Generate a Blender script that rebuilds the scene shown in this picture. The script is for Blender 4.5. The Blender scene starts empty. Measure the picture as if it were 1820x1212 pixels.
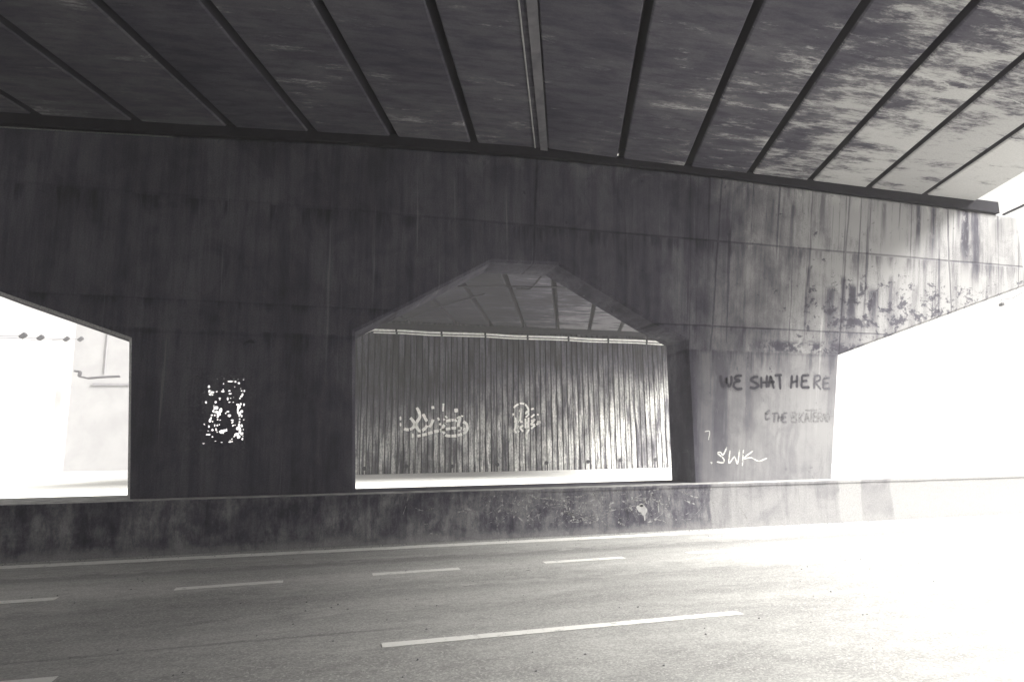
import bpy, bmesh, math, random
from mathutils import Vector, Matrix, noise

random.seed(7)
R = math.radians
scene = bpy.context.scene
COL = scene.collection

# ------------------------------------------------------------------ camera frame
# two vanishing points of the pier wall (along it, and square to it) fix lens and attitude
PW, PH = 1820.0, 1212.0
CX, CY = PW / 2, PH / 2
F = 1149.676
EYE = Vector((0, 0, 2.0))
def _dir(px, py):
    return Vector((px - CX, -(py - CY), -F)).normalized()
AX, AY = _dir(5500, 733), _dir(617, 788)
AZ = AX.cross(AY)
def ray(px, py):
    d = Vector((px - CX, -(py - CY), -F))
    return Vector((AX.dot(d), AY.dot(d), AZ.dot(d)))
def on_y(px, py, Y):
    r = ray(px, py); return EYE + r * (Y / r.y)
def on_z(px, py, Z):
    r = ray(px, py); return EYE + r * ((Z - EYE.z) / r.z)

cam = bpy.data.cameras.new('camera')
cam.sensor_width = 36.0
cam.lens = F / PW * 36.0
cam.clip_start = 0.05
cam.clip_end = 3000
co = bpy.data.objects.new('camera', cam)
COL.objects.link(co)
m3 = Matrix((AX, AY, AZ))
co.matrix_world = Matrix.Translation(EYE) @ m3.to_4x4()
scene.camera = co

# ------------------------------------------------------------------ object helpers
def tag(o, label=None, cat=None, group=None, kind=None):
    if label: o['label'] = label
    if cat: o['category'] = cat
    if group: o['group'] = group
    if kind: o['kind'] = kind
    return o

def empty(name, loc=(0, 0, 0)):
    o = bpy.data.objects.new(name, None)
    o.empty_display_size = 0.2
    o.location = loc
    COL.objects.link(o)
    return o

def build(name, bm, mat, parent=None, smooth=False, world=True):
    """link a bmesh made in world coordinates as ONE mesh object"""
    bmesh.ops.recalc_face_normals(bm, faces=bm.faces)
    me = bpy.data.meshes.new(name)
    if parent is not None and world:
        bmesh.ops.translate(bm, verts=bm.verts, vec=-parent_loc(parent))
    bm.to_mesh(me); bm.free()
    o = bpy.data.objects.new(name, me)
    COL.objects.link(o)
    me.materials.append(mat)
    if parent is not None: o.parent = parent
    for p in me.polygons: p.use_smooth = smooth
    return o

def parent_loc(p):
    v = Vector(p.location)
    while p.parent is not None:
        p = p.parent; v += Vector(p.location)
    return v

def box(bm, lo, hi, bevel=0.0):
    x0, y0, z0 = lo; x1, y1, z1 = hi
    v = [bm.verts.new(c) for c in ((x0,y0,z0),(x1,y0,z0),(x1,y1,z0),(x0,y1,z0),(x0,y0,z1),(x1,y0,z1),(x1,y1,z1),(x0,y1,z1))]
    fs = [bm.faces.new([v[i] for i in q]) for q in ((0,3,2,1),(4,5,6,7),(0,1,5,4),(1,2,6,5),(2,3,7,6),(3,0,4,7))]
    if bevel:
        es = list({e for f in fs for e in f.edges})
        bmesh.ops.bevel(bm, geom=es, offset=bevel, segments=1, affect='EDGES')
    return fs

def tube(bm, pts, r, n=8, cap=True):
    pts = [Vector(p) for p in pts]
    rings = []
    for i, p in enumerate(pts):
        t = (pts[min(i + 1, len(pts) - 1)] - pts[max(i - 1, 0)]).normalized()
        a = t.orthogonal().normalized() if i == 0 else (rings_a - t * rings_a.dot(t)).normalized()
        rings_a = a
        b = t.cross(a)
        rr = r[i] if isinstance(r, (list, tuple)) else r
        rings.append([bm.verts.new(p + (a * math.cos(2*math.pi*k/n) + b * math.sin(2*math.pi*k/n)) * rr) for k in range(n)])
    for i in range(len(rings) - 1):
        for k in range(n):
            bm.faces.new((rings[i][k], rings[i][(k+1) % n], rings[i+1][(k+1) % n], rings[i+1][k]))
    if cap:
        bm.faces.new(rings[0][::-1]); bm.faces.new(rings[-1])

def smooth_line(pts, n=5):
    """Catmull-Rom through 2-D points"""
    if len(pts) < 3: 
        a, b = Vector(pts[0]), Vector(pts[-1])
        return [a.lerp(b, i / 6) for i in range(7)]
    P = [Vector(p) for p in pts]
    P = [P[0] * 2 - P[1]] + P + [P[-1] * 2 - P[-2]]
    out = []
    for i in range(1, len(P) - 2):
        a, b, c, d = P[i-1], P[i], P[i+1], P[i+2]
        for k in range(n):
            t = k / n
            out.append(0.5 * ((2*b) + (c-a)*t + (2*a-5*b+4*c-d)*t*t + (3*b-a-3*c+d)*t**3))
    out.append(P[-2])
    return out

def ribbon(bm, pts, Y, w, th=0.002, keep=None, taper=True, rough=0.18):
    """a paint stroke lying on the plane y = Y; pts are (x, z)"""
    pts = [Vector(p) for p in pts]
    n = len(pts)
    prev = None
    for i, p in enumerate(pts):
        t = pts[min(i+1, n-1)] - pts[max(i-1, 0)]
        if t.length < 1e-6: t = Vector((1, 0))
        t.normalize()
        nn = Vector((-t.y, t.x))
        ww = w * 0.5 * (1 + rough * noise.noise(Vector((p.x*9, p.y*9, w*50))))
        if taper and (i == 0 or i == n - 1): ww *= 0.55
        a, b = p + nn * ww, p - nn * ww
        cur = [bm.verts.new((a.x, Y - th, a.y)), bm.verts.new((b.x, Y - th, b.y)), bm.verts.new((b.x, Y + 0.001, b.y)), bm.verts.new((a.x, Y + 0.001, a.y))]
        if prev and (keep is None or (keep(p.x) and keep(pts[i-1].x))):
            for k in range(4):
                bm.faces.new((prev[k], prev[(k+1) % 4], cur[(k+1) % 4], cur[k]))
        prev = cur

# ------------------------------------------------------------------ materials
class NT:
    def __init__(self, name, rough=0.9, spec=0.25):
        self.m = bpy.data.materials.new(name)
        self.m.use_nodes = True
        self.t = self.m.node_tree
        self.b = self.t.nodes['Principled BSDF']
        self.b.inputs['Roughness'].default_value = rough
        self.b.inputs['Specular IOR Level'].default_value = spec
        tc = self.t.nodes.new('ShaderNodeNewGeometry')
        self.co = tc.outputs['Position']
        s = self.t.nodes.new('ShaderNodeSeparateXYZ')
        self.t.links.new(self.co, s.inputs[0])
        self.x, self.y, self.z = s.outputs
    def link(self, a, b): self.t.links.new(a, b)
    def val(self, sock, v):
        if hasattr(v, 'is_linked') or isinstance(v, bpy.types.NodeSocket): self.link(v, sock)
        else: sock.default_value = v
    def math(self, op, a, b=0.0, c=None, clamp=False):
        n = self.t.nodes.new('ShaderNodeMath'); n.operation = op; n.use_clamp = clamp
        self.val(n.inputs[0], a); self.val(n.inputs[1], b)
        if c is not None: self.val(n.inputs[2], c)
        return n.outputs[0]
    def add(self, a, b): return self.math('ADD', a, b)
    def sub(self, a, b): return self.math('SUBTRACT', a, b)
    def mul(self, a, b): return self.math('MULTIPLY', a, b)
    def step(self, v, a, b, lo=0.0, hi=1.0):
        n = self.t.nodes.new('ShaderNodeMapRange'); n.interpolation_type = 'SMOOTHSTEP'
        if a > b: a, b, lo, hi = b, a, hi, lo
        self.val(n.inputs['Value'], v)
        n.inputs['From Min'].default_value = a; n.inputs['From Max'].default_value = b
        n.inputs['To Min'].default_value = lo; n.inputs['To Max'].default_value = hi
        return n.outputs['Result']
    def noise(self, scale=(1, 1, 1), detail=6, rough=0.6, dist=0.0, offset=(0, 0, 0)):
        mp = self.t.nodes.new('ShaderNodeMapping')
        mp.inputs['Scale'].default_value = scale
        mp.inputs['Location'].default_value = offset
        self.link(self.co, mp.inputs['Vector'])
        n = self.t.nodes.new('ShaderNodeTexNoise')
        n.inputs['Scale'].default_value = 1.0
        n.inputs['Detail'].default_value = detail
        n.inputs['Roughness'].default_value = rough
        n.inputs['Distortion'].default_value = dist
        self.link(mp.outputs[0], n.inputs['Vector'])
        return n.outputs['Fac']
    def voronoi(self, scale, feature='F1', offset=(0, 0, 0), out='Distance'):
        mp = self.t.nodes.new('ShaderNodeMapping')
        mp.inputs['Scale'].default_value = scale
        mp.inputs['Location'].default_value = offset
        self.link(self.co, mp.inputs['Vector'])
        n = self.t.nodes.new('ShaderNodeTexVoronoi'); n.feature = feature
        n.inputs['Scale'].default_value = 1.0
        self.link(mp.outputs[0], n.inputs['Vector'])
        return n.outputs[out]
    def lerp(self, f, a, b):
        n = self.t.nodes.new('ShaderNodeMix'); n.data_type = 'FLOAT'
        self.val(n.inputs[0], f); self.val(n.inputs[2], a); self.val(n.inputs[3], b)
        return n.outputs[0]
    def out(self, v, bump=None, strength=0.3, dist=0.02, tint=None):
        """grey albedo -> the photograph's split tone: cool violet in dark matter, warm in pale matter"""
        cr = self.t.nodes.new('ShaderNodeValToRGB')
        e = cr.color_ramp.elements
        T = tint or TONE
        e[0].position = 0.0; e[0].color = (0.0, 0.0, 0.0, 1)
        e[1].position = 1.0; e[1].color = (T[3][0], T[3][1], T[3][2], 1)
        for pos, k in ((0.06, 0), (0.22, 1), (0.5, 2)):
            el = e.new(pos); el.color = (pos*T[k][0], pos*T[k][1], pos*T[k][2], 1)
        self.val(cr.inputs[0], v)
        self.link(cr.outputs[0], self.b.inputs['Base Color'])
        if bump is not None:
            bn = self.t.nodes.new('ShaderNodeBump')
            bn.inputs['Strength'].default_value = strength
            bn.inputs['Distance'].default_value = dist
            self.link(bump, bn.inputs['Height'])
            self.link(bn.outputs[0], self.b.inputs['Normal'])
        return self.m
TONE = ((1.01, 0.955, 1.27), (1.0, 0.985, 1.02), (1.0, 0.995, 0.98), (1.0, 0.99, 0.96))

def near_line(n, x0, k, z0, w, wob):
    """mask of a thin line x = x0 + k (z - z0)"""
    xx = n.sub(n.add(n.x, wob), n.add(n.mul(n.sub(n.z, z0), k), x0))
    return n.step(n.math('ABSOLUTE', xx), w, w * 0.35)

STAIN_TEXTURE = [1.0]
def stain(n, x0, wx, ztop, zbot, nz, s):
    """drip stain running down from ztop, ragged by the noise nz"""
    d = n.math('ABSOLUTE', n.sub(n.x, x0))
    d = n.add(d, n.mul(n.sub(nz, 0.5), wx * 2.4))
    m = n.step(d, wx, wx * 0.25)
    zz = n.add(n.z, n.mul(n.sub(nz, 0.5), 1.6))
    m = n.mul(m, STAIN_TEXTURE[0])
    return n.mul(n.mul(m, n.step(zz, zbot - 0.3, zbot + 0.9)), n.mul(n.step(n.z, ztop + 0.1, ztop - 0.1), s))

def mat_pier():
    n = NT('pier_concrete', 0.92, 0.2)
    cloud = n.noise((0.55, 0.55, 0.45), 8, 0.62, 0.4)
    # towards the cantilevered end boards and runs lean with the joints
    xs = n.sub(n.x, n.mul(n.sub(n.z, 8.4), n.step(n.x, 4.0, 12.0, 0.0, 0.165)))
    cmb = n.t.nodes.new('ShaderNodeCombineXYZ')
    n.link(xs, cmb.inputs[0]); n.link(n.y, cmb.inputs[1]); n.link(n.z, cmb.inputs[2])
    n.co = cmb.outputs[0]
    blot = n.noise((1.7, 1.7, 1.2), 6, 0.6, 0.8, (3, 0, 7))
    streak = n.noise((2.6, 1.0, 0.16), 7, 0.65, 0.0, (11, 0, 0))
    fine = n.noise((9.0, 3.0, 0.7), 5, 0.7, 0.0, (0, 5, 0))
    grit = n.noise((38, 38, 38), 3, 0.6)
    v = n.lerp(n.step(cloud, 0.35, 0.66), 0.062, 0.092)
    v = n.mul(v, n.step(blot, 0.28, 0.6, 0.72, 1.08))
    v = n.mul(v, n.step(streak, 0.36, 0.58, 0.70, 1.08))
    v = n.mul(v, n.step(fine, 0.3, 0.6, 0.8, 1.06))
    v = n.mul(v, n.step(grit, 0.25, 0.75, 0.72, 1.2))
    # right end painted paler for the sunlight on it, the rest left dark
    lit_end = n.step(n.add(n.x, n.mul(n.sub(cloud, 0.5), 6.0)), 7.0, 13.5)
    v = n.mul(v, n.add(1.0, n.mul(lit_end, 3.3)))
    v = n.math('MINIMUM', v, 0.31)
    # the right leg carries an old grey coat up to the haunch
    leg = n.mul(n.step(n.z, 4.16, 4.10), n.step(n.x, 8.0, 8.2))
    v = n.lerp(n.mul(leg, 0.55), v, n.mul(n.step(blot, 0.3, 0.6, 0.8, 1.0), 0.20))
    # soot hanging below the bearing line and under the horizontal casting joints
    rag = n.noise((3.2, 1, 0.35), 7, 0.7, 0.3, (2, 0, 4))
    for z0, h, s in ((7.0, 0.8, 0.55), (4.85, 0.35, 0.5), (4.25, 0.9, 0.5)):
        zz = n.sub(n.z, n.sub(z0, n.mul(n.x, 0.012)))
        band = n.mul(n.step(n.add(zz, n.mul(n.sub(rag, 0.5), h * 1.8)), -0.5 * h, 0.05), n.step(zz, 0.03, 0.0))
        v = n.mul(v, n.sub(1.0, n.mul(band, n.mul(s, n.step(rag, 0.42, 0.62)))))
    band = n.step(n.add(n.z, n.mul(n.sub(rag, 0.5), 1.3)), 8.0, 8.6)
    v = n.mul(v, n.add(1.0, n.mul(band, n.mul(0.35, n.step(blot, 0.5, 0.6)))))
    wob = n.mul(n.sub(n.noise((0.6, 1, 0.8), 4, 0.6), 0.5), 0.09)
    lines = None
    for x0, k, z0 in ((9.17, 0.137, 8.59), (13.05, 0.19, 8.38), (4.13, 0.05, 7.0), (-0.5, 0.02, 7.0), (16.3, 0.1, 8.0)):
        L = near_line(n, x0, k, z0, 0.035, wob)
        lines = L if lines is None else n.math('MAXIMUM', lines, L)
    for z0, w in ((7.05, 0.04), (4.86, 0.03), (4.2, 0.05)):
        zz = n.math('ABSOLUTE', n.sub(n.add(n.z, n.mul(wob, 0.5)), n.sub(z0, n.mul(n.x, 0.012))))
        lines = n.math('MAXIMUM', lines, n.step(zz, w, w * 0.3))
    lines = n.mul(n.mul(lines, n.step(n.z, 4.0, 4.25)), n.step(n.x, -1.0, 7.0, 0.3, 1.0))
    v = n.mul(v, n.sub(1.0, n.mul(lines, n.step(blot, 0.2, 0.55, 0.8, 0.45))))
    nz = n.noise((5.5, 1, 0.5), 8, 0.72, 0.3, (7, 0, 1))
    x_true = n.x
    STAIN_TEXTURE[0] = n.step(n.noise((5.0, 1, 2.2), 8, 0.75, 0.5, (1, 0, 8)), 0.33, 0.46, 0.2, 1.0)
    st = None
    for a in ((15.35, 0.13, 8.45, 6.9, 0.85), (15.85, 0.17, 8.4, 6.6, 0.6), (17.0, 0.22, 8.45, 6.5, 0.95), (17.35, 0.22, 8.42, 6.1, 0.85),
              (16.75, 0.10, 8.4, 7.6, 0.8), (18.2, 0.35, 8.3, 7.3, 0.35), (14.2, 0.12, 8.4, 7.2, 0.55), (12.2, 0.12, 8.5, 7.1, 0.6),
              (11.3, 0.07, 8.1, 7.0, 0.6), (10.7, 0.06, 8.2, 7.0, 0.5), (11.9, 0.1, 6.4, 4.8, 0.6), (12.6, 0.2, 5.9, 4.75, 0.75), (13.3, 0.2, 6.0, 4.6, 0.9), (13.0, 0.14, 6.2, 5.0, 0.8),
              (13.95, 0.22, 5.9, 4.7, 0.9), (14.5, 0.12, 6.3, 5.1, 0.5), (12.0, 0.3, 5.7, 5.0, 0.5), (9.3, 0.35, 4.1, 1.2, 0.55), (8.5, 0.3, 4.1, 0.9, 0.5), (10.2, 0.2, 4.1, 2.0, 0.45)):
        n.x = xs
        S = stain(n, a[0], a[1], a[2], a[3], nz, a[4])
        n.x = x_true
        st = S if st is None else n.math('MAXIMUM', st, S)
    v = n.lerp(st, v, 0.03)
    # black mould in crusts on the paler end, thickest under the lower casting joint and along the haunch
    mo = n.noise((2.3, 1, 2.9), 10, 0.78, 0.3, (41, 0, 13))
    reach = n.mul(n.step(n.x, 9.5, 12.5), n.step(n.math('ABSOLUTE', n.sub(n.z, 5.3)), 1.5, 0.3))
    crust = n.step(n.add(mo, n.mul(reach, 0.10)), 0.61, 0.65)
    hz = n.math('ABSOLUTE', n.sub(n.z, n.sub(4.42, n.mul(n.x, 0.012))))
    rim = n.mul(n.step(hz, 0.26, 0.05), n.mul(n.step(n.x, 9.0, 10.5), n.step(mo, 0.46, 0.52)))
    v = n.lerp(n.mul(n.math('MAXIMUM', crust, rim), n.mul(n.step(n.x, 8.3, 9.5), 0.85)), v, 0.035)
    # board marks: thin vertical dark runs hung from the joints
    bm_ = n.noise((5.2, 1, 0.10), 6, 0.7, 0.0, (51, 0, 6))
    v = n.mul(v, n.sub(1.0, n.mul(n.step(bm_, 0.565, 0.60), n.mul(n.step(n.x, 4.0, 10.0), n.mul(n.step(n.z, 4.2, 4.4), 0.55)))))
    # pale lime runs
    lm = n.noise((6, 1, 0.12), 5, 0.6, 0, (21, 0, 9))
    v = n.add(v, n.mul(n.step(lm, 0.62, 0.75), 0.10))
    # worn arrises round the left opening, painted pale for the skylight on them
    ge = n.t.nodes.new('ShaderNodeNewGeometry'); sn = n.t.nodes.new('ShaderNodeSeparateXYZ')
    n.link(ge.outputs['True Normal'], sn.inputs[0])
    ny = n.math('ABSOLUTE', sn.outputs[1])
    lit_arris = n.mul(n.mul(n.step(ny, 0.3, 0.4), n.step(ny, 0.95, 0.85)), n.mul(n.step(n.x, -3.6, -3.8), n.step(grit, 0.3, 0.6, 0.4, 1.0)))
    v = n.lerp(lit_arris, v, 0.45)
    # small dark pits
    pit = n.noise((2.2, 1, 3.4), 3, 0.5, 0.6, (31, 0, 3))
    v = n.mul(v, n.step(pit, 0.70, 0.76, 1.0, 0.45))
    h = n.add(n.mul(blot, 0.5), n.add(n.mul(grit, 0.15), n.mul(lines, -0.6)))
    return n.out(v, h, 0.35, 0.03)

def mat_plinth():
    n = NT('plinth_concrete', 0.9, 0.2)
    cloud = n.noise((0.8, 0.8, 1.2), 8, 0.62, 0.5, (4, 0, 0))
    streak = n.noise((4.5, 1, 0.5), 7, 0.65, 0.2)
    grit = n.noise((40, 40, 40), 3, 0.6)
    v = n.lerp(n.step(cloud, 0.36, 0.66), 0.06, 0.15)
    v = n.mul(v, n.step(streak, 0.34, 0.6, 0.6, 1.15))
    edge = n.add(n.x, n.mul(n.sub(cloud, 0.5), 0.25))
    mott = n.noise((3.4, 1, 1.7), 10, 0.76, 0.05, (8, 0, 3))
    v = n.mul(v, n.step(mott, 0.38, 0.62, 0.55, 1.5))
    # lengths of old kerb paint: bare, grey, white, grey, white
    pale = n.lerp(n.step(cloud, 0.3, 0.6), 0.17, 0.25)
    v = n.lerp(n.step(edge, 8.05, 8.12), v, n.mul(pale, n.step(streak, 0.3, 0.6, 0.75, 1.05)))
    v = n.lerp(n.step(edge, 11.5, 11.56), v, 0.30)
    v = n.lerp(n.step(edge, 12.15, 12.2), v, n.mul(pale, 0.95))
    v = n.lerp(n.step(edge, 13.05, 13.1), v, 0.30)
    # scoured lime patches where the face has been scraped
    lime = n.noise((3.6, 1, 3.2), 10, 0.78, 0.1, (13, 0, 2))
    lm = n.mul(n.step(lime, 0.52, 0.66), n.mul(n.step(n.x, 1.5, 4.0), n.step(n.x, 8.6, 7.0)))
    v = n.lerp(n.mul(lm, 0.6), v, 0.24)
    # dust on the foot and on the level top
    foot = n.step(n.add(n.z, n.mul(n.sub(mott, 0.5), 0.9)), 0.2, 0.0)
    v = n.lerp(n.mul(foot, 0.55), v, 0.30)
    top = n.step(n.z, 0.985, 0.999)
    dust = n.lerp(n.step(n.noise((3, 6, 3), 6, 0.65), 0.4, 0.6), 0.26, 0.5)
    soot_shade = n.mul(n.step(n.y, 13.98, 14.06), n.mul(n.step(n.x, -3.0, 0.0), n.step(n.x, 11.0, 8.4)))
    dust = n.lerp(n.mul(soot_shade, 0.9), dust, 0.045)
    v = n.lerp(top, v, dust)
    v = n.mul(v, n.step(grit, 0.25, 0.75, 0.82, 1.14))
    h = n.add(n.mul(cloud, 0.6), n.mul(grit, 0.2))
    return n.out(v, h, 0.5, 0.03)

def mat_deck(name='deck_concrete', k=1.0):
    n = NT(name, 0.9, 0.2)
    oi = n.t.nodes.new('ShaderNodeObjectInfo')          # every beam was cast and has weathered apart
    av = n.t.nodes.new('ShaderNodeVectorMath'); av.operation = 'MULTIPLY_ADD'
    cm = n.t.nodes.new('ShaderNodeCombineXYZ')
    for k_ in range(3): n.link(oi.outputs['Random'], cm.inputs[k_])
    n.link(cm.outputs[0], av.inputs[0]); av.inputs[1].default_value = (37, 61, 0); n.link(n.co, av.inputs[2])
    n.co = av.outputs[0]
    a = n.noise((1.2, 5.0, 1), 9, 0.72, 0.15)
    b = n.noise((0.35, 0.5, 1), 6, 0.6, 0.5, (5, 2, 0))
    c = n.noise((0.7, 2.9, 1), 12, 0.8, 0.05, (9, 9, 0))
    grit = n.noise((30, 30, 30), 3, 0.6)
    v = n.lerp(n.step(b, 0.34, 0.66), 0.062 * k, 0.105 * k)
    v = n.mul(v, n.step(a, 0.34, 0.62, 0.68, 1.18))
    peel = n.step(n.add(n.add(c, n.mul(n.sub(b, 0.5), 0.4)), n.step(n.x, 4.0, 16.5, -0.06, 0.20)), 0.52, 0.68)
    v = n.lerp(n.mul(peel, 0.8), v, 0.50 * k)
    v = n.mul(v, n.mul(n.step(grit, 0.25, 0.75, 0.9, 1.08), n.add(0.85, n.mul(oi.outputs['Random'], 0.3))))
    wob = n.mul(n.sub(n.noise((1.1, 1.1, 1), 6, 0.7), 0.5), 0.5)
    cr = n.math('ABSOLUTE', n.sub(n.add(n.y, wob), n.add(8.1, n.mul(n.x, 0.10))))
    v = n.lerp(n.mul(n.step(cr, 0.035, 0.008), n.mul(n.step(n.x, 9.6, 9.9), 0.7)), v, 0.5)
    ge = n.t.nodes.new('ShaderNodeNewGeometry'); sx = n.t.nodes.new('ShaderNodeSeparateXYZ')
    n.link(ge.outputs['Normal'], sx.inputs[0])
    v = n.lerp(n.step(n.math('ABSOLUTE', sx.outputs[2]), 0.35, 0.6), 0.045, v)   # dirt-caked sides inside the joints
    return n.out(v, n.add(n.mul(a, 0.4), n.mul(grit, 0.1)), 0.25, 0.02)

def mat_plain(name, v, rough=0.8, spec=0.3, var=0.25, scale=4.0, metal=0.0):
    n = NT(name, rough, spec)
    a = n.noise((scale, scale, scale), 6, 0.62, 0.3)
    w = n.mul(n.step(a, 0.3, 0.7, 1 - var, 1 + var * 0.6), v)
    n.b.inputs['Metallic'].default_value = metal
    return n.out(w, a, 0.15, 0.01)

def mat_road():
    n = NT('road_asphalt', 0.85, 0.3)
    big = n.noise((0.25, 0.9, 1), 6, 0.6, 0.5)
    mid = n.noise((2.2, 5.0, 1), 6, 0.65, 0.3, (3, 1, 0))
    ag = n.voronoi((58, 58, 58), 'F1', out='Color')
    sp = n.t.nodes.new('ShaderNodeSeparateColor'); n.link(ag, sp.inputs[0])
    stone = sp.outputs[0]
    grit = n.noise((120, 120, 120), 3, 0.7)
    v = n.lerp(n.step(big, 0.35, 0.65), 0.33, 0.42)
    v = n.mul(v, n.step(mid, 0.32, 0.66, 0.89, 1.08))
    v = n.mul(v, n.step(stone, 0.0, 1.0, 0.82, 1.15))
    v = n.lerp(n.step(stone, 0.90, 0.97), v, 0.5)
    v = n.mul(v, n.step(grit, 0.25, 0.75, 0.84, 1.15))
    # oily wheel tracks, and dust drifted against the plinth and the lane edge
    for y0, w, s in ((11.75, 0.33, 0.30), (9.3, 0.35, 0.16), (8.2, 0.3, 0.10)):
        d = n.math('ABSOLUTE', n.sub(n.add(n.y, n.mul(n.sub(mid, 0.5), 0.9)), y0))
        v = n.mul(v, n.sub(1.0, n.mul(n.step(d, w, w * 0.2), n.mul(s, n.step(big, 0.3, 0.55, 0.3, 1.0)))))
    d = n.math('ABSOLUTE', n.sub(n.add(n.y, n.mul(n.sub(mid, 0.5), 0.5)), 10.6))
    v = n.mul(v, n.add(1.0, n.mul(n.step(d, 0.9, 0.1), 0.18)))
    # tar seam
    wob = n.mul(n.sub(n.noise((0.8, 1, 1), 5, 0.6), 0.5), 0.25)
    d = n.math('ABSOLUTE', n.sub(n.add(n.y, wob), n.add(7.55, n.mul(n.x, 0.045))))
    seam = n.mul(n.step(d, 0.06, 0.01), n.mul(n.step(n.x, 1.6, -0.2), n.step(mid, 0.36, 0.5)))
    v = n.mul(v, n.sub(1.0, n.mul(seam, 0.28)))
    pit = n.noise((2.6, 6.5, 1), 3, 0.5, 0.4, (17, 5, 0))
    v = n.mul(v, n.step(pit, 0.72, 0.77, 1.0, 0.4))
    h = n.add(n.mul(stone, 0.5), n.add(n.mul(grit, 0.5), n.mul(seam, -0.5)))
    return n.out(v, h, 0.55, 0.008, ((1.0, 0.98, 1.0), (1.0, 0.985, 0.98), (1.0, 0.99, 0.97), (1.0, 0.99, 0.96)))

def mat_paint(name='road_paint', v=0.84, wear=0.25):
    n = NT(name, 0.7, 0.3)
    a = n.noise((7, 7, 7), 7, 0.7, 0.2)
    g = n.noise((70, 70, 70), 3, 0.7)
    k = n.step(n.add(a, n.mul(n.sub(g, 0.5), 0.5)), 0.34, 0.44)
    w = n.lerp(k, 0.3 + (1 - wear) * 0.3, v)
    return n.out(w, g, 0.2, 0.004)

def mat_spray(name, v, gap=0.36):
    """sprayed paint: thin, with the wall showing through at its worn spots"""
    n = NT(name, 0.8, 0.2)
    a = n.noise((12, 12, 12), 6, 0.7, 0.2)
    n.out(n.mul(n.step(a, 0.3, 0.7, 0.8, 1.1), v))
    tr = n.t.nodes.new('ShaderNodeBsdfTransparent')
    mx = n.t.nodes.new('ShaderNodeMixShader')
    n.link(n.step(a, gap, gap + 0.14, 0.15, 1.0), mx.inputs[0])
    n.link(tr.outputs[0], mx.inputs[1]); n.link(n.b.outputs[0], mx.inputs[2])
    n.link(mx.outputs[0], n.t.nodes['Material Output'].inputs['Surface'])
    return n.m

def mat_ribs():
    n = NT('ribbed_concrete', 0.9, 0.2)
    # every rib weathers on its own: one value per rib along x, stretched down the wall
    rib = n.math('FLOOR', n.math('DIVIDE', n.x, RIB))
    cmb = n.t.nodes.new('ShaderNodeCombineXYZ')
    n.link(rib, cmb.inputs[0]); n.link(n.mul(n.z, 0.22), cmb.inputs[2])
    ns = n.t.nodes.new('ShaderNodeTexNoise'); ns.inputs['Scale'].default_value = 1.7; ns.inputs['Detail'].default_value = 4
    n.link(cmb.outputs[0], ns.inputs['Vector'])
    own = ns.outputs['Fac']
    big = n.noise((0.16, 1, 0.13), 5, 0.6, 0.4, (2, 0, 0))
    streak = n.noise((7, 1, 0.45), 7, 0.7, 0.2)
    grit = n.noise((16, 16, 8), 5, 0.7)
    v = n.lerp(n.step(own, 0.34, 0.62), 0.15, 0.72)
    v = n.mul(v, n.step(streak, 0.40, 0.56, 0.18, 1.25))
    v = n.mul(v, n.step(grit, 0.35, 0.62, 0.55, 1.15))
    v = n.mul(v, n.step(big, 0.34, 0.6, 0.6, 1.1))
    # shade painted dark over the upper left, ragged below, and near-black into the grooves
    soot_shade = n.step(n.add(n.z, n.add(n.mul(n.sub(big, 0.5), 7.0), n.add(n.mul(n.sub(own, 0.5), 5.0), n.mul(n.sub(7.0, n.x), 0.22)))), 2.2, 5.4)
    v = n.mul(v, n.sub(1.0, n.mul(soot_shade, 0.9)))
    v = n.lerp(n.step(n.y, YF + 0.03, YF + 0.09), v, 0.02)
    return n.out(v, n.add(streak, grit), 0.3, 0.02)

def mat_far_road():
    n = NT('pale_concrete_road', 0.9, 0.2)
    a = n.noise((0.4, 0.8, 1), 7, 0.6, 0.4)
    p = n.noise((0.5, 1.3, 1), 5, 0.65, 0.8, (7, 3, 0))
    g = n.noise((25, 25, 25), 3, 0.6)
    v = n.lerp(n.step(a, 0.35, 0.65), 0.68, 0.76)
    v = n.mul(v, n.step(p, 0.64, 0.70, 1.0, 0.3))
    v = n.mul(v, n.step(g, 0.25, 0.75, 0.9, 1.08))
    return n.out(v, g, 0.2, 0.01)

RIB = 0.30
YF = 33.0
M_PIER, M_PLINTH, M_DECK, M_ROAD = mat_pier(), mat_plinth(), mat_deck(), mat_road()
M_RUBBER = mat_plain('bearing_rubber', 0.02, 0.95, 0.1, 0.2)
M_SLAB = mat_plain('sooty_slab', 0.045, 0.95, 0.1)
M_PAINT = mat_paint()
M_BLACK = mat_spray('black_spray', 0.04, 0.30)
M_GREY = mat_spray('faded_spray', 0.13, 0.38)
M_WHITE = mat_spray('white_spray', 0.6, 0.34)
M_SCRATCH = mat_spray('scratched_lime', 0.30, 0.44)
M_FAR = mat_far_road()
M_WALLWHITE = mat_plain('white_render', 0.42, 0.85, 0.2, 0.06, 0.8)
M_WALLGREY = mat_plain('grey_trim', 0.16, 0.7, 0.3, 0.15, 3)
M_METAL = mat_plain('pale_pipe', 0.78, 0.6, 0.4, 0.2, 6)
M_DARKMETAL = mat_plain('dark_metal', 0.018, 0.6, 0.2, 0.2, 6)
M_CABLE = mat_plain('black_cable', 0.03, 0.7, 0.3, 0.2, 6)
M_DUCT = mat_plain('grey_duct', 0.42, 0.6, 0.3, 0.25, 3)
M_SHEET = mat_plain('rusted_sheet', 0.14, 0.85, 0.2, 0.4, 8)
M_GROUND = mat_plain('pale_ground', 0.26, 0.95, 0.1, 0.12, 0.4)

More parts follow.
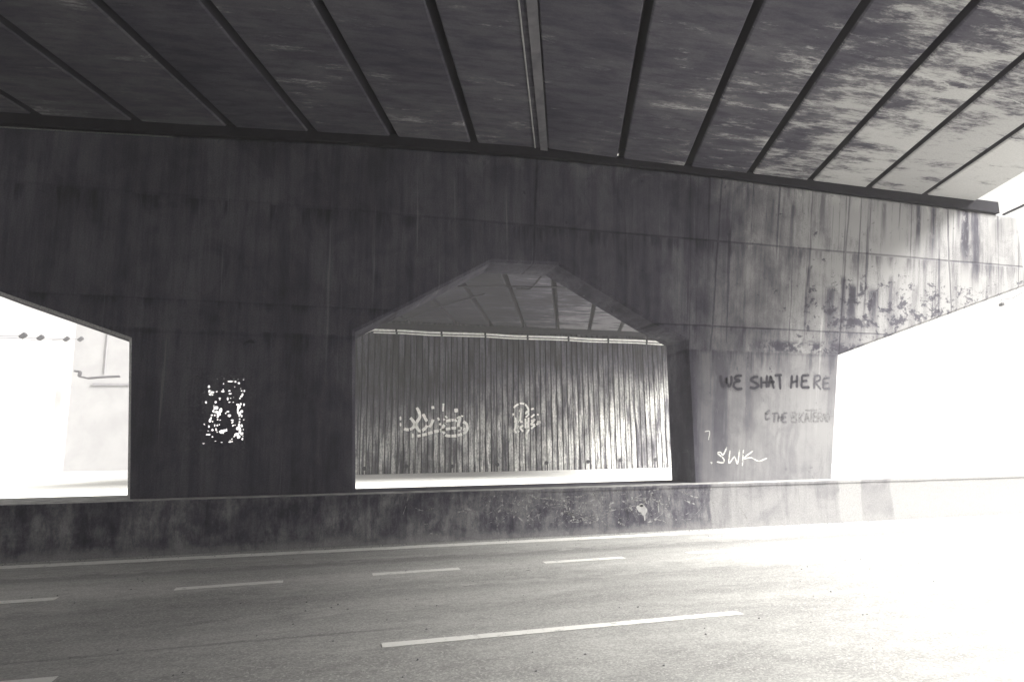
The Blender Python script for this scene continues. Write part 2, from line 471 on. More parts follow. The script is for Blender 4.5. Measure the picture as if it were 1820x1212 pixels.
# ------------------------------------------------------------------ setting: ground and roads
def sheet(name, x0, x1, y0, y1, z, mat, parent=None):
    bm = bmesh.new()
    v = [bm.verts.new(c) for c in ((x0,y0,z),(x1,y0,z),(x1,y1,z),(x0,y1,z))]
    bm.faces.new(v)
    return build(name, bm, mat, parent)

tag(sheet('ground', -395, 395, -140, 695, -0.02, M_GROUND), 'pale open ground beyond the overpass', 'ground', kind='structure')
road = tag(sheet('road', -150, 150, -3.2, 13.6, 0.0, M_ROAD), 'grey asphalt road with worn white lane lines', 'road', kind='structure')

def strip(name, pts, w, z, mat, parent, jag=0.012, label=None):
    """painted strip on the road along pts (x, y), with slightly ragged sides"""
    bm = bmesh.new()
    prev = None
    P = [Vector(p) for p in pts]
    L = []
    for a, b in zip(P, P[1:]):
        k = max(2, int((b - a).length / 0.12))
        L += [a.lerp(b, i / k) for i in range(k)]
    L.append(P[-1])
    for i, p in enumerate(L):
        t = (L[min(i+1, len(L)-1)] - L[max(i-1, 0)]).normalized()
        nn = Vector((-t.y, t.x))
        ja = jag * noise.noise(Vector((p.x*5, p.y*5, 1.3)))
        jb = jag * noise.noise(Vector((p.x*5, p.y*5, 7.7)))
        a, b = p + nn * (w/2 + ja), p - nn * (w/2 + jb)
        cur = (bm.verts.new((a.x, a.y, z)), bm.verts.new((b.x, b.y, z)))
        if prev: bm.faces.new((prev[0], prev[1], cur[1], cur[0]))
        prev = cur
    o = build(name, bm, mat, parent)
    if label: o['label'] = label
    return o

strip('edge_line', [(-40, 13.10), (40, 13.12)], 0.34, 0.005, M_PAINT, road, 0.03)
for x0, y0, x1, y1 in ((-7.9, 10.12, -6.4, 10.15), (-5.1, 10.20, -3.70, 10.26), (-2.30, 10.42, -0.86, 10.50), (0.43, 10.62, 1.80, 10.68), (3.24, 10.76, 4.69, 10.80),
                       (5.94, 10.86, 7.30, 10.86), (8.6, 10.9, 10.0, 10.9), (11.3, 10.92, 12.7, 10.92), (14.0, 10.92, 15.4, 10.92)):
    strip('lane_dash', [(x0, y0), (x1, y1)], 0.19, 0.005, M_PAINT, road)
strip('lane_line', [(0.39, 6.98), (4.5, 7.06)], 0.15, 0.005, M_PAINT, road)
strip('lane_line', [(-6.4, 6.72), (-2.41, 6.82)], 0.15, 0.005, M_PAINT, road)
strip('lane_line', [(8.4, 7.1), (12.5, 7.16)], 0.15, 0.005, M_PAINT, road)

# far carriageway, half a metre higher
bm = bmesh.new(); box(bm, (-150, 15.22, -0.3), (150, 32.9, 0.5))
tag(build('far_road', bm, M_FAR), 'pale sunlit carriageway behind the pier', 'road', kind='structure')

# loose grit at the foot of the plinth
bm = bmesh.new()
for i in range(900):
    x = random.uniform(-9, 14); y = 13.56 - abs(random.gauss(0, 0.16))
    if i % 3 == 0: y = random.uniform(5.5, 13.4)
    s = random.uniform(0.006, 0.02) if i % 9 or i % 3 == 0 else random.uniform(0.02, 0.045)
    vs = [bm.verts.new((x + s*random.uniform(.6,1)*math.cos(a), y + s*random.uniform(.6,1)*math.sin(a), 0.003)) for a in (0.3, 1.9, 3.6, 5.1)]
    t = bm.verts.new((x + s*.2, y, 0.003 + s*random.uniform(.5, .9)))
    for k in range(4): bm.faces.new((vs[k], vs[(k+1) % 4], t))
tag(build('gravel', bm, mat_plain('grit_stone', 0.2, 0.9, 0.2, 0.5, 20)), 'loose grit scattered on the asphalt along the plinth', 'gravel', kind='stuff')

# ------------------------------------------------------------------ plinth
PY = 13.58
plinth = tag(empty('concrete_plinth', (4, PY, 0)), 'long low grimy concrete plinth along the road edge under the pier', 'plinth')
bm = bmesh.new()
box(bm, (-45, PY, -0.05), (45, 15.2, 0.93))
build('plinth_body', bm, M_PLINTH, plinth).location = (0, 0, 0)
bm = bmesh.new()
xs = [-45] + [x * 0.35 for x in range(-40, 70)] + [45]
prev = None
for x in xs:                                    # coping with a knocked, uneven front arris
    e = 0.012 * noise.noise(Vector((x * 1.7, 0, 0))); f = 0.010 * noise.noise(Vector((x * 2.3, 5, 0)))
    c = [bm.verts.new(p) for p in ((x, PY - 0.02 + e, 0.932), (x, PY - 0.02 + e, 0.985 + f), (x, PY + 0.02 + e, 1.0), (x, 15.21, 1.0), (x, 15.21, 0.932))]
    if prev:
        for k in range(5): bm.faces.new((prev[k], prev[(k+1) % 5], c[(k+1) % 5], c[k]))
    prev = c
build('plinth_coping', bm, M_PLINTH, plinth)

# scratched scribbles and lime streaks
bm = bmesh.new()
rs = random.Random(3)
def on_plinth(x): return True
for i in range(240):
    x = rs.gauss(4.9, 1.3) if i < 170 else rs.uniform(1.5, 9.0)
    if not 1.0 < x < 9.4: continue
    z = rs.uniform(0.25, 0.88) if i < 170 else rs.uniform(0.15, 0.9)
    a = rs.uniform(-0.6, 0.6) + (math.pi/2 if rs.random() < 0.3 else 0)
    L = rs.uniform(0.12, 0.5); cv = rs.uniform(-2.5, 2.5)
    pts = []
    for k in range(9):
        pts.append((x, z)); x += L/8 * math.cos(a); z += L/8 * math.sin(a); a += cv * L / 8 + rs.uniform(-.12, .12)
    pts = [p for p in pts if 0.04 < p[1] < 0.92]
    if len(pts) > 3: ribbon(bm, pts, PY, rs.choice((0.004, 0.006, 0.009, 0.013, 0.03)), 0.002, rough=0.9)
build('scratch_marks', bm, M_SCRATCH, plinth)['label'] = 'pale scratched scribbles on the plinth face'
bm = bmesh.new()                                # pale splash, running down
c0 = on_y(1140, 905, PY)
for dx, dz, r, ry in ((0, 0.02, 0.10, 0.09), (0.06, -0.03, 0.07, 0.10), (-0.07, 0.04, 0.05, 0.05), (0.07, -0.15, 0.02, 0.1), (0.0, 0.09, 0.05, 0.04)):
    n_ = 18
    vs = [bm.verts.new((c0.x + dx + r*math.cos(t)*(1 + .3*noise.noise(Vector((math.cos(t)*2, math.sin(t)*2, r*40)))), PY - 0.003 - 0.0007*abs(dx)*10, c0.z + dz + ry*math.sin(t)*(1 + .3*noise.noise(Vector((math.cos(t)*2, math.sin(t)*2, 3+r*40)))))) for t in [2*math.pi*k/n_ for k in range(n_)]]
    bm.faces.new(vs)
build('paint_splash', bm, mat_plain('splash_paint', 0.36, 0.8, 0.2, 0.2, 8), plinth)

# ------------------------------------------------------------------ pier wall with its openings
YW, YB = 14.0, 15.1
pier = tag(empty('bridge_pier', (4, 14.5, 1.0)), 'long stained concrete pier wall pierced by chamfer-topped openings', 'pier')
TOP = [(-22, 8.2), (-6.8, 8.26), (-3.8, 8.39), (-0.4, 8.58), (3.5, 8.69), (6.3, 8.72), (9.5, 8.65), (13.6, 8.51), (18.9, 8.35)]
OPEN_C = [(0.20, 0.8), (0.10, 4.35), (1.18, 4.96), (3.1, 6.07), (4.70, 6.09), (7.05, 4.80), (7.92, 4.38), (7.90, 0.8)]
OPEN_L = [(-12.1, 0.8), (-12.2, 4.1), (-9.5, 5.4), (-8.0, 5.45), (-6.47, 4.86), (-4.22, 4.06), (-4.02, 0.8)]
OUT = list(TOP) + [(18.9, 6.28), (12.28, 4.12), (11.72, 0.8)] + OPEN_C[::-1] + OPEN_L[::-1] + [(-15.5, 0.8), (-15.6, 4.1), (-22, 6.0)]
HOLE = [(-2.97, 2.02), (-2.03, 2.02), (-2.03, 3.4), (-2.97, 3.4)]
cu = bpy.data.curves.new('pier_outline', 'CURVE')
cu.dimensions = '2D'; cu.fill_mode = 'BOTH'
cu.extrude = (YB - YW) / 2 - 0.06; cu.bevel_depth = 0.06; cu.bevel_resolution = 0; cu.offset = -0.06
def add_spline(pts):
    s = cu.splines.new('POLY'); s.points.add(len(pts) - 1); s.use_cyclic_u = True
    for p, q in zip(s.points, pts): p.co = (q[0], q[1], 0, 1)
add_spline(OUT); add_spline(HOLE[::-1])
tmp = bpy.data.objects.new('pier_outline', cu)
COL.objects.link(tmp)
tmp.rotation_euler = (R(90), 0, 0); tmp.location = (0, (YW + YB) / 2, 0)
bpy.context.view_layer.update()
dg = bpy.context.evaluated_depsgraph_get()
me = bpy.data.meshes.new_from_object(tmp.evaluated_get(dg))
bm = bmesh.new(); bm.from_mesh(me); bm.transform(tmp.matrix_world)
bpy.data.objects.remove(tmp); bpy.data.curves.remove(cu); bpy.data.meshes.remove(me)
bmesh.ops.remove_doubles(bm, verts=bm.verts, dist=1e-4)
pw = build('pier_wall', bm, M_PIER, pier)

bm = bmesh.new()                                 # black bearing strip between pier head and deck
def soffit(x):
    P = [(-30, 8.3), (-6.8, 8.49), (-3.8, 8.61), (0.84, 8.83), (4.4, 8.92), (6.4, 8.86), (11.8, 8.79), (17.1, 8.68), (19.5, 8.64), (40, 8.4)]
    for (a, za), (b, zb) in zip(P, P[1:]):
        if x <= b: return za + (zb - za) * (x - a) / (b - a)
    return P[-1][1]
def head(x):
    for (a, za), (b, zb) in zip(TOP, TOP[1:]):
        if x <= b: return za + (zb - za) * (x - a) / (b - a)
    return TOP[-1][1]
prev = None
for i in range(0, 81):
    x = -21.9 + (18.15 + 21.9) * i / 80
    j = 0.02 * noise.noise(Vector((x * 1.3, 0, 2)))
    c = [bm.verts.new(p) for p in ((x, 13.93 + j, head(x) + 0.003), (x, 13.93 + j, soffit(x) + 0.05), (x, 15.0, soffit(x) + 0.05), (x, 15.0, head(x) + 0.003))]
    if prev:
        for k in range(4): bm.faces.new((prev[k], prev[(k+1) % 4], c[(k+1) % 4], c[k]))
    else: bm.faces.new(c)
    prev = c
bm.faces.new(prev[::-1])
build('bearing_strip', bm, M_RUBBER, pier)

# graffiti on the pier's right leg; points are read in a x5.05 enlargement of the photograph and laid on the wall plane
def overspray(mat):
    """the thin mist of paint either side of a sprayed line"""
    k = mat.name + '_mist'
    if k in bpy.data.materials: return bpy.data.materials[k]
    m = mat.copy(); m.name = k
    for nd in m.node_tree.nodes:
        if nd.type == 'MAP_RANGE' and abs(nd.inputs['To Min'].default_value - 0.15) < 1e-4:
            nd.inputs['To Min'].default_value = 0.02; nd.inputs['To Max'].default_value = 0.2
    return m
def letters(name, strokes, ox, oy, s, Y, w, mat, parent, label=None, keep=None):
    bm = bmesh.new()
    for st in strokes:
        ww = w
        if isinstance(st[0], (int, float)): ww = w * st[0]; st = st[1:]
        q = [on_y(ox + x / s, oy + y / s, Y) for x, y in st]
        pts = smooth_line([(p.x, p.z) for p in q], 5)
        if keep:
            d = []
            for a, b in zip(pts, pts[1:]):
                k = max(1, int((b - a).length / 0.02)); d += [a.lerp(b, i / k) for i in range(k)]
            pts = d + [pts[-1]]
        nf = len(bm.faces)
        ribbon(bm, pts, Y, ww, 0.003, keep)
        bm.faces.ensure_lookup_table()
        if keep: continue
        nf = len(bm.faces)
        ribbon(bm, pts, Y, ww * 2.1, 0.0015, keep, rough=0.5)
        bm.faces.ensure_lookup_table()
        for f in bm.faces[nf:]: f.material_index = 1
    o = build(name, bm, mat, parent)
    o.data.materials.append(overspray(mat))
    if label: o['label'] = label
    return o
WE = [[(205,235),(212,300),(228,338),(250,300),(258,262),(266,318),(285,338),(302,300),(302,240)],
      [(398,240),(352,243),(335,268),(378,285),(335,300),(325,335),(358,360),(402,355)],
      [(545,250),(500,256),(480,282),(525,308),(546,330),(510,352),(466,345)],
      [(570,250),(572,355)], [(570,305),(622,298)], [(622,235),(618,350)],
      [(635,345),(655,240)], [(655,240),(685,357)], [(630,300),(692,295)],
      [(690,240),(757,234)], [(735,238),(742,364)],
      [(847,235),(836,356)], [(838,300),(895,290)], [(893,235),(890,350)],
      [(1002,235),(935,240)], [(937,240),(930,345)], [(930,345),(1005,345)], [(935,290),(985,285)]]
RE = [[(1050,245),(1045,360)], [(1050,245),(1090,240),(1098,275),(1055,300)], [(1055,300),(1107,366)],
      [(1187,260),(1130,265)], [(1130,265),(1125,355)], [(1125,355),(1190,358)], [(1130,310),(1175,305)]]
TH = [[(645,548),(608,582),(640,575)], [(612,582),(613,632),(650,620)],
      [(665,580),(725,575)], [(692,580),(685,662)], [(727,580),(722,655)], [(722,620),(755,612)], [(757,580),(752,655)],
      [(805,575),(767,578)], [(767,578),(760,658)], [(760,658),(800,655)], [(765,615),(795,612)]]
SK = [[(882,572),(850,572),(840,598),(882,625),(880,655),(845,652),(842,625),(884,595),(882,572)],
      [(915,570),(910,660)], [(955,570),(915,620)], [(915,620),(950,665)],
      [(960,665),(977,575)], [(977,575),(1005,660)], [(965,630),(1000,625)],
      [(965,550),(1070,550)], [(1020,553),(1018,660)],
      [(1075,570),(1042,575)], [(1042,575),(1038,655)], [(1038,655),(1070,650)], [(1040,610),(1068,605)],
      [(1082,575),(1078,660)], [(1082,575),(1110,582),(1108,608),(1082,615)], [(1082,615),(1115,655)],
      [(1115,660),(1132,580)], [(1132,580),(1152,655)], [(1120,625),(1148,622)],
      [(1157,577),(1156,650),(1180,632),(1180,592),(1157,577)]]
SWK = [[(262,882),(228,950),(205,928),(180,936),(232,985),(230,1020),(170,1012)],
       [(290,910),(280,1025),(330,968),(356,1030),(376,905)],
       [(410,905),(400,1050)], [(495,915),(412,982),(480,975),(545,1005),(622,980)],
       [0.6,(62,742),(106,740),(96,815)], [0.4,(112,1020),(128,1018),(122,1032)]]
G = (1240, 620, 5.05)
letters('black_lettering', WE, *G, YW, 0.062, M_BLACK, pier, 'sprayed black words WE SHAT HERE')
letters('black_lettering', RE, *G, YW, 0.050, mat_spray('thin_black_spray', 0.09, 0.36), pier, 'last two thinner letters of HERE')
letters('grey_lettering', TH, *G, YW, 0.040, M_GREY, pier, 'faded grey words THE with quotation mark')
letters('grey_lettering', SK, *G, YW, 0.034, mat_spray('thin_grey_spray', 0.20, 0.42), pier, 'faint grey word SKATERAD')
letters('white_lettering', SWK, *G, YW, 0.031, M_WHITE, pier, 'white tag SWK')

# rusted sheet in the small square opening, eaten through
BL = [(165,182,14,10),(145,210,8,12),(170,148,22,6),(330,148,20,6),(525,148,12,6),(555,182,8,12),(700,182,14,10),(680,145,40,5),(820,132,20,8),(830,190,8,18),(640,225,35,10),(715,230,12,14),(765,250,12,14),(750,195,6,8),(335,300,12,18),(258,322,10,10),(240,388,30,9),(205,370,8,8),(265,378,8,14),(340,365,12,20),(385,380,20,12),(350,410,18,14),(390,415,8,10),(445,372,12,7),(540,345,8,10),(535,370,22,8),(630,360,14,10),(640,400,18,8),(805,362,8,10),(843,358,8,14),(815,415,12,18),(800,440,18,10),(780,468,10,10),(490,465,14,8),(490,485,6,10),(603,475,10,16),(648,468,8,6),(432,520,12,14),(240,530,12,20),(292,525,12,14),(175,568,18,8),(247,603,10,14),(245,673,8,10),(630,522,14,8),(838,558,9,18),(745,560,18,12),(765,590,18,30),(790,550,10,18),(750,640,10,40),(775,690,14,28),(805,655,20,16),(805,720,10,14),(435,605,26,22),(400,650,12,22),(440,660,18,14),(505,640,18,30),(485,672,14,26),(465,705,16,24),(460,735,10,10),(375,710,12,10),(420,710,8,14),(605,660,16,8),(575,683,8,8),(628,715,20,16),(668,780,16,10),(678,805,6,10),(350,785,16,22),(365,750,8,16),(333,870,9,16),(418,855,8,14),(455,855,9,10),(385,920,12,12),(440,925,10,8),(520,945,30,22),(565,930,30,14),(320,988,26,9),(678,858,10,10),(708,850,6,8),(770,870,14,40),(778,930,14,40),(808,860,8,18),(740,900,12,20),(735,985,28,18),(760,1020,24,20),(805,975,16,16),(818,1052,14,18),(825,1010,8,8),(698,1015,8,8),(635,1092,18,6),(668,1088,10,5),(775,765,8,8),(775,805,10,8),(460,773,10,6),(425,1080,8,5),(515,1098,12,5),(255,1115,14,5),(385,1020,8,8)]
YS = 13.985
rh = random.Random(11)
BL += [(rh.uniform(140, 850), rh.uniform(130, 1110), rh.uniform(4, 7), rh.uniform(4, 9)) for _ in range(45)]
blobs = []
for cx_, cy_, rx, ry in BL:
    p = on_y(330 + cx_ / 8.083, 650 + cy_ / 8.083, YS)
    k = 1 / 8.083 * YS / F * 1.02
    blobs.append((p.x, p.z, rx * k, ry * k))
bm = bmesh.new()
x0, x1, z0, z1, st = -3.16, -1.86, 1.86, 3.56, 0.0085
nx, nz = int((x1 - x0) / st), int((z1 - z0) / st)
grid = {}
def gv(i, j):
    if (i, j) not in grid: grid[(i, j)] = bm.verts.new((x0 + i * st, YS + 0.005 * noise.noise(Vector((i * .03, j * .03, 0))), z0 + j * st))
    return grid[(i, j)]
gone = set()
for bx, bz, rx, rz in blobs:
    for i in range(int((bx - rx*1.6 - x0) / st), int((bx + rx*1.6 - x0) / st) + 1):
        for j in range(int((bz - rz*1.6 - z0) / st), int((bz + rz*1.6 - z0) / st) + 1):
            x, z = x0 + (i + .5) * st, z0 + (j + .5) * st
            if ((x - bx) / rx) ** 2 + ((z - bz) / rz) ** 2 < 1.0 + 0.7 * noise.noise(Vector((x * 40, z * 40, 5))): gone.add((i, j))
for i in range(nx):
    for j in range(nz):
        if (i, j) not in gone: bm.faces.new((gv(i, j), gv(i + 1, j), gv(i + 1, j + 1), gv(i, j + 1)))
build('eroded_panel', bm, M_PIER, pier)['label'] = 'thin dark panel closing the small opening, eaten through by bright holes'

# ------------------------------------------------------------------ deck above the near road
SK_ = 0.345                                     # the bridge crosses askew
def deck_beams(parent, joints, ya, yb, ref, zf, gap, depth, mat):
    for a, b in zip(joints, joints[1:]):
        bm = bmesh.new()
        xa, xb = a + gap / 2, b - gap / 2
        za, zb = zf(xa), zf(xb)
        c = 0.03
        prof = [(xa, za + depth), (xa, za + c), (xa + c, za), (xb - c, zb), (xb, zb + c), (xb, zb + depth)]
        rings = []
        N = 12
        for k in range(N + 1):
            y = ya + (yb - ya) * k / N
            dz = 0.006 * noise.noise(Vector((a, y * 0.4, 0)))
            rings.append([bm.verts.new((x + SK_ * (y - ref), y, z + dz)) for x, z in prof])
        for r0, r1 in zip(rings, rings[1:]):
            for i in range(6): bm.faces.new((r0[i], r0[(i+1) % 6], r1[(i+1) % 6], r1[i]))
        bm.faces.new(rings[0]); bm.faces.new(rings[-1][::-1])
        build('deck_beam', bm, mat, parent)

deck = tag(empty('overpass_deck', (5, 6, 9.6)), 'overpass deck of skewed concrete beams above the near road', 'bridge deck')
JN = [-7.1, -6.15, -4.35, -2.55, -0.90, 0.86, 2.70, 4.42, 6.36, 8.20, 9.99, 11.82, 13.68, 15.56, 17.42]
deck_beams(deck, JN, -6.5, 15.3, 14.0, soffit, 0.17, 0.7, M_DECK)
bm = bmesh.new()
def skew_slab(bm, xl, xr, ya, yb, ref, z0, z1):
    lo = [(xl + SK_*(ya-ref), ya), (xr + SK_*(ya-ref), ya), (xr + SK_*(yb-ref), yb), (xl + SK_*(yb-ref), yb)]
    v0 = [bm.verts.new((x, y, z0)) for x, y in lo]; v1 = [bm.verts.new((x, y, z1)) for x, y in lo]
    bm.faces.new(v0[::-1]); bm.faces.new(v1)
    for k in range(4): bm.faces.new((v0[k], v0[(k+1) % 4], v1[(k+1) % 4], v1[k]))
skew_slab(bm, -7.1, 17.4, -6.5, 15.3, 14.0, 9.66, 9.95)
build('deck_slab', bm, M_SLAB, deck)

# unseen abutment added on the camera's side to block light from behind
ab = tag(empty('light_block_wall', (0, -5, 0)), 'unseen concrete wall added behind the camera to block light', 'wall')
bm = bmesh.new(); box(bm, (-24, -6.6, -0.05), (13.5, -4.6, 8.3), 0.05)
build('light_block_body', bm, M_PIER, ab)

# cable duct run along a joint, with a thin pale conduit beside it
dz = lambda x: soffit(x)
def along(x14, ya, yb, drop, n=10):
    return [(x14 + SK_*(y - 14), y, soffit(x14) - drop) for y in [ya + (yb-ya)*k/n for k in range(n+1)]]
duct = tag(empty('cable_duct', (4.2, 10, 8.9)), 'narrow grey cable duct and thin pipe fixed under a deck joint', 'cable duct')
bm = bmesh.new()
pa = along(4.40, -5, 13.9, 0.05)
pr = None
for x, y, z in pa:
    c = [bm.verts.new(q) for q in ((x-0.09, y, z-0.03), (x+0.09, y, z-0.03), (x+0.09, y, z+0.03), (x-0.09, y, z+0.03))]
    if pr:
        for k in range(4): bm.faces.new((pr[k], pr[(k+1) % 4], c[(k+1) % 4], c[k]))
    else: bm.faces.new(c)
    pr = c
bm.faces.new(pr[::-1])
build('duct_body', bm, mat_plain('sooty_duct', 0.16, 0.7, 0.2, 0.3, 2), duct)
bm = bmesh.new(); tube(bm, along(4.18, -5, 13.9, 0.02), 0.016, 6)
build('thin_pipe', bm, M_DUCT, duct)

# ------------------------------------------------------------------ far side: ribbed wall, second deck, pipes
YF = 33.0
def fx(px, py=700): return on_y(px, py, YF).x
XL, XR = fx(575), fx(1330)
rw = tag(empty('retaining_wall', ((XL + XR) / 2, YF + 0.5, 0.5)), 'tall ribbed concrete retaining wall streaked black behind the opening', 'wall')
XL = math.floor(XL / RIB) * RIB
nr = int((XR - XL) / RIB)
GA = 0.082                                      # groove width
bm = bmesh.new()
zt0, zt1 = 8.35, 0.48
cols = []
rr = random.Random(5)
for i in range(nr):
    x = XL + i * RIB
    dy = rr.uniform(-0.012, 0.012)
    cols += [(x, YF + 0.13), (x + GA*0.25, YF + 0.13), (x + GA*0.55, YF + dy), (x + RIB - GA*0.3, YF + dy), (x + RIB, YF + 0.13)]
va = [bm.verts.new((x, y, zt1)) for x, y in cols]; vb = [bm.verts.new((x, y, zt0)) for x, y in cols]
for i in range(len(cols) - 1):
    if (cols[i][0], cols[i][1]) != (cols[i+1][0], cols[i+1][1]):
        bm.faces.new((va[i], va[i+1], vb[i+1], vb[i]))
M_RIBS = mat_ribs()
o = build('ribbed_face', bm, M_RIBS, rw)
bm = bmesh.new(); box(bm, (XL, YF + 0.135, 0.3), (XR, YF + 1.1, 8.4))
build('wall_core', bm, M_SLAB, rw)
def on_rib(x):
    f = (x - XL) / RIB % 1.0
    return 0.09 < f < 0.97
FG = (680, 680, 5.6875)
TAG1 = [[(210,460),(250,475),(300,460),(325,420),(300,375),(275,350)],
        [(345,250),(370,300),(375,350),(345,400),(340,440),(380,490),(430,460),(455,410),(430,360),(410,315)],
        [(505,235),(515,300),(510,370),(485,435),(470,430)], [0.6,(615,210),(610,290)], [0.7,(560,350),(585,430)],
        [(650,340),(625,370),(640,385),(680,380),(720,375)], [(730,390),(780,350),(765,430),(778,490)],
        [1.3,(742,260),(745,300)], [0.8,(808,315),(803,345)],
        [(640,410),(612,450),(620,505),(655,535),(740,535),(810,515),(850,480),(850,420),(810,390)],
        [(350,540),(420,525),(520,495),(600,478),(700,460),(790,460),(845,480)], [1.6,(296,535),(314,535)], [0.6,(180,340),(182,380)], [0.6,(180,405),(182,440)]]
TAG2 = [[(1320,330),(1330,250),(1390,210),(1440,220),(1470,260),(1475,300)], [(1380,310),(1400,255)], [(1400,255),(1390,392)], [(1370,395),(1415,395)],
        [(1315,335),(1335,345)], [(1320,380),(1350,400)], [(1350,400),(1340,350)], [(1350,400),(1340,460),(1320,495)], [(1330,470),(1350,510)],
        [(1375,440),(1420,495)], [(1420,430),(1380,460)], [(1375,492),(1382,500)],
        [(1445,320),(1460,290),(1475,320),(1445,350)], [(1445,360),(1445,460)], [(1475,350),(1470,460)], [(1445,410),(1475,400)], [(1480,470),(1450,530),(1460,570)], [(1440,520),(1460,540)],
        [(1500,350),(1535,320)], [(1500,390),(1540,370),(1500,420),(1540,420)], [(1500,465),(1550,425),(1600,400)], [1.4,(1560,402),(1600,398)], [(1565,330),(1575,315)], [(1500,270),(1530,260)]]
M_TAG = mat_spray('far_white_spray', 0.95, 0.14)
letters('white_tag', TAG1, *FG, YF - 0.014, 0.15, M_TAG, rw, 'large looping white spray tag with an underline', on_rib)
letters('white_tag', TAG2, *FG, YF - 0.014, 0.10, M_TAG, rw, 'smaller white spray tag under an arch', on_rib)
bm = bmesh.new(); 
for px, py in ((722,828),(803,828),(884,825),(971,822),(1045,820),(1103,817),(647,832),(1165,816)):
    p = on_y(px, py, YF)
    bm = bmesh.new()
    tube(bm, [(p.x, YF + 0.10, p.z), (p.x, YF - 0.05, p.z - 0.01)], 0.10, 12)
    build('weep_pipe', bm, M_CABLE, rw)

def far_soffit(x): return on_y(900, 580, YF).z + 0.0
ZF = on_y(900, 579, YF).z
fd = tag(empty('overpass_deck', (10, 26, ZF + 0.8)), 'second overpass deck spanning the far carriageway in front of the ribbed wall', 'bridge deck')
pj = [(725, 570, 690, 545), (812, 574, 776, 530), (873, 575, 838, 505), (932, 576, 912, 500), (991, 578, 988, 511), (1047, 582, 1052, 545), (1100, 585, 1108, 570)]
XJ = [on_y(p[0], p[1], YF).x for p in pj]
sp = (XJ[-1] - XJ[0]) / (len(XJ) - 1)
XJ = [XJ[0] - sp*2, XJ[0] - sp] + XJ + [XJ[-1] + sp * k for k in range(1, 12) if XJ[-1] + sp * k < 22.5]
def far_z(x): return ZF + (x - 6) * (-0.012)
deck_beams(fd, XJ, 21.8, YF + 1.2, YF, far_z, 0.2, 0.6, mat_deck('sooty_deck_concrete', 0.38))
bm = bmesh.new(); skew_slab(bm, XJ[0], XJ[-1], 21.8, YF + 1.2, YF, ZF + 0.72, ZF + 1.0)
build('deck_slab', bm, M_SLAB, fd)
bm = bmesh.new(); box(bm, (XL, YF - 0.12, far_z(12) - 0.30), (XR, YF + 0.4, far_z(12) - 0.02))
build('bearing_strip', bm, M_RUBBER, fd)
bm = bmesh.new(); box(bm, (XL - 2, YF + 0.95, far_z(12) - 0.4), (XR + 6, YF + 1.5, ZF + 1.1))
build('end_diaphragm', bm, M_SLAB, fd)

# twin pipes along the head of the ribbed wall
def wall_pipe(p0, p1, r, label, bend):
    t = empty('wall_pipe', (p0.x, YF - 0.2, p0.z))
    tag(t, label, 'pipe', 'pipes along the head of the ribbed wall')
    bm = bmesh.new()
    pts = [p0 + Vector((-0.9, 0, -0.42))] if bend else []
    pts += [p0 + Vector((-0.1, 0, -0.03))] if bend else []
    pts += [p0.lerp(p1, k / 12) + Vector((0, 0, 0.02 * math.sin(k * 2.1))) for k in range(13)]
    tube(bm, pts, r, 8)
    build('pipe_run', bm, M_METAL, t, True)
    for k in range(1, 8):
        q = p0.lerp(p1, (k - 0.5) / 7.5)
        bm = bmesh.new(); box(bm, (q.x - 0.05, q.y - r * 1.4, q.z - r * 1.4), (q.x + 0.05, YF + 0.02, q.z + r * 1.4), 0.008)
        build('pipe_clip', bm, M_DARKMETAL, t)
YP_ = YF - 0.16
wall_pipe(on_y(663, 586, YP_), on_y(1215, 609, YP_), 0.055, 'upper pale pipe along the head of the ribbed wall, bent down at its end', True)
wall_pipe(on_y(664, 591, YP_), on_y(1215, 613.5, YP_), 0.035, 'thinner lower pipe just beneath the bent pipe on the ribbed wall', False)

# cables slung under the second deck
def on_fd(px, py):
    p = ray(px, py); return EYE + p * ((ZF - 0.08 - EYE.z) / p.z)
def cable(name, pts, r, label, cat, mat=M_CABLE, group=None):
    bm = bmesh.new(); tube(bm, pts, r, 6)
    return tag(build(name, bm, mat, None, True), label, cat, group)
q = lambda x, y: (640 + x / 3.25, 480 + y / 3.25)
cable('electric_cable', [on_fd(*q(x, y)) for x, y in ((560,95),(720,96),(880,96),(1130,100),(1200,103))], 0.028, 'dark cable running straight across under the second deck', 'cable')
cable('electric_cable', [on_fd(*q(x, y)) for x, y in ((900,108),(960,111),(985,108),(1010,85),(1045,40))], 0.028, 'short dark cable with a crooked end under the second deck', 'cable')
cable('electric_cable', [on_fd(*q(x, y)) for x, y in ((235,302),(330,262),(480,208),(680,148),(720,138))], 0.028, 'dark cable slanting across the left of the second deck', 'cable')

# ------------------------------------------------------------------ beyond, left: white building, billboard lights
YB2 = 62.0
def L(px, py, Y=YB2): return on_y(px, py, Y)
bld = tag(empty('white_building', (L(200, 800).x, YB2 + 4, 0)), 'plain white building with a thin dark-edged canopy seen through the left opening', 'building')
xa, xb = L(132, 620).x, L(330, 620).x
ztop = L(180, 520).z
bm = bmesh.new(); box(bm, (xa, YB2, -0.1), (xb, YB2 + 12, ztop))
build('building_wall', bm, mat_plain('pale_render', 0.25, 0.85, 0.2, 0.12, 0.5), bld)
bm = bmesh.new(); box(bm, (L(100, 690).x, YB2 - 1.5, -0.1), (xa - 0.01, YB2 + 9, L(110, 690).z), 0.05)
build('side_wing', bm, M_WALLWHITE, bld)
bm = bmesh.new()                                 # canopy: raised nosing, slope, long thin edge
prof = [(131,659),(141,660),(139,668.5),(155,672),(177,670),(211,668.5)]
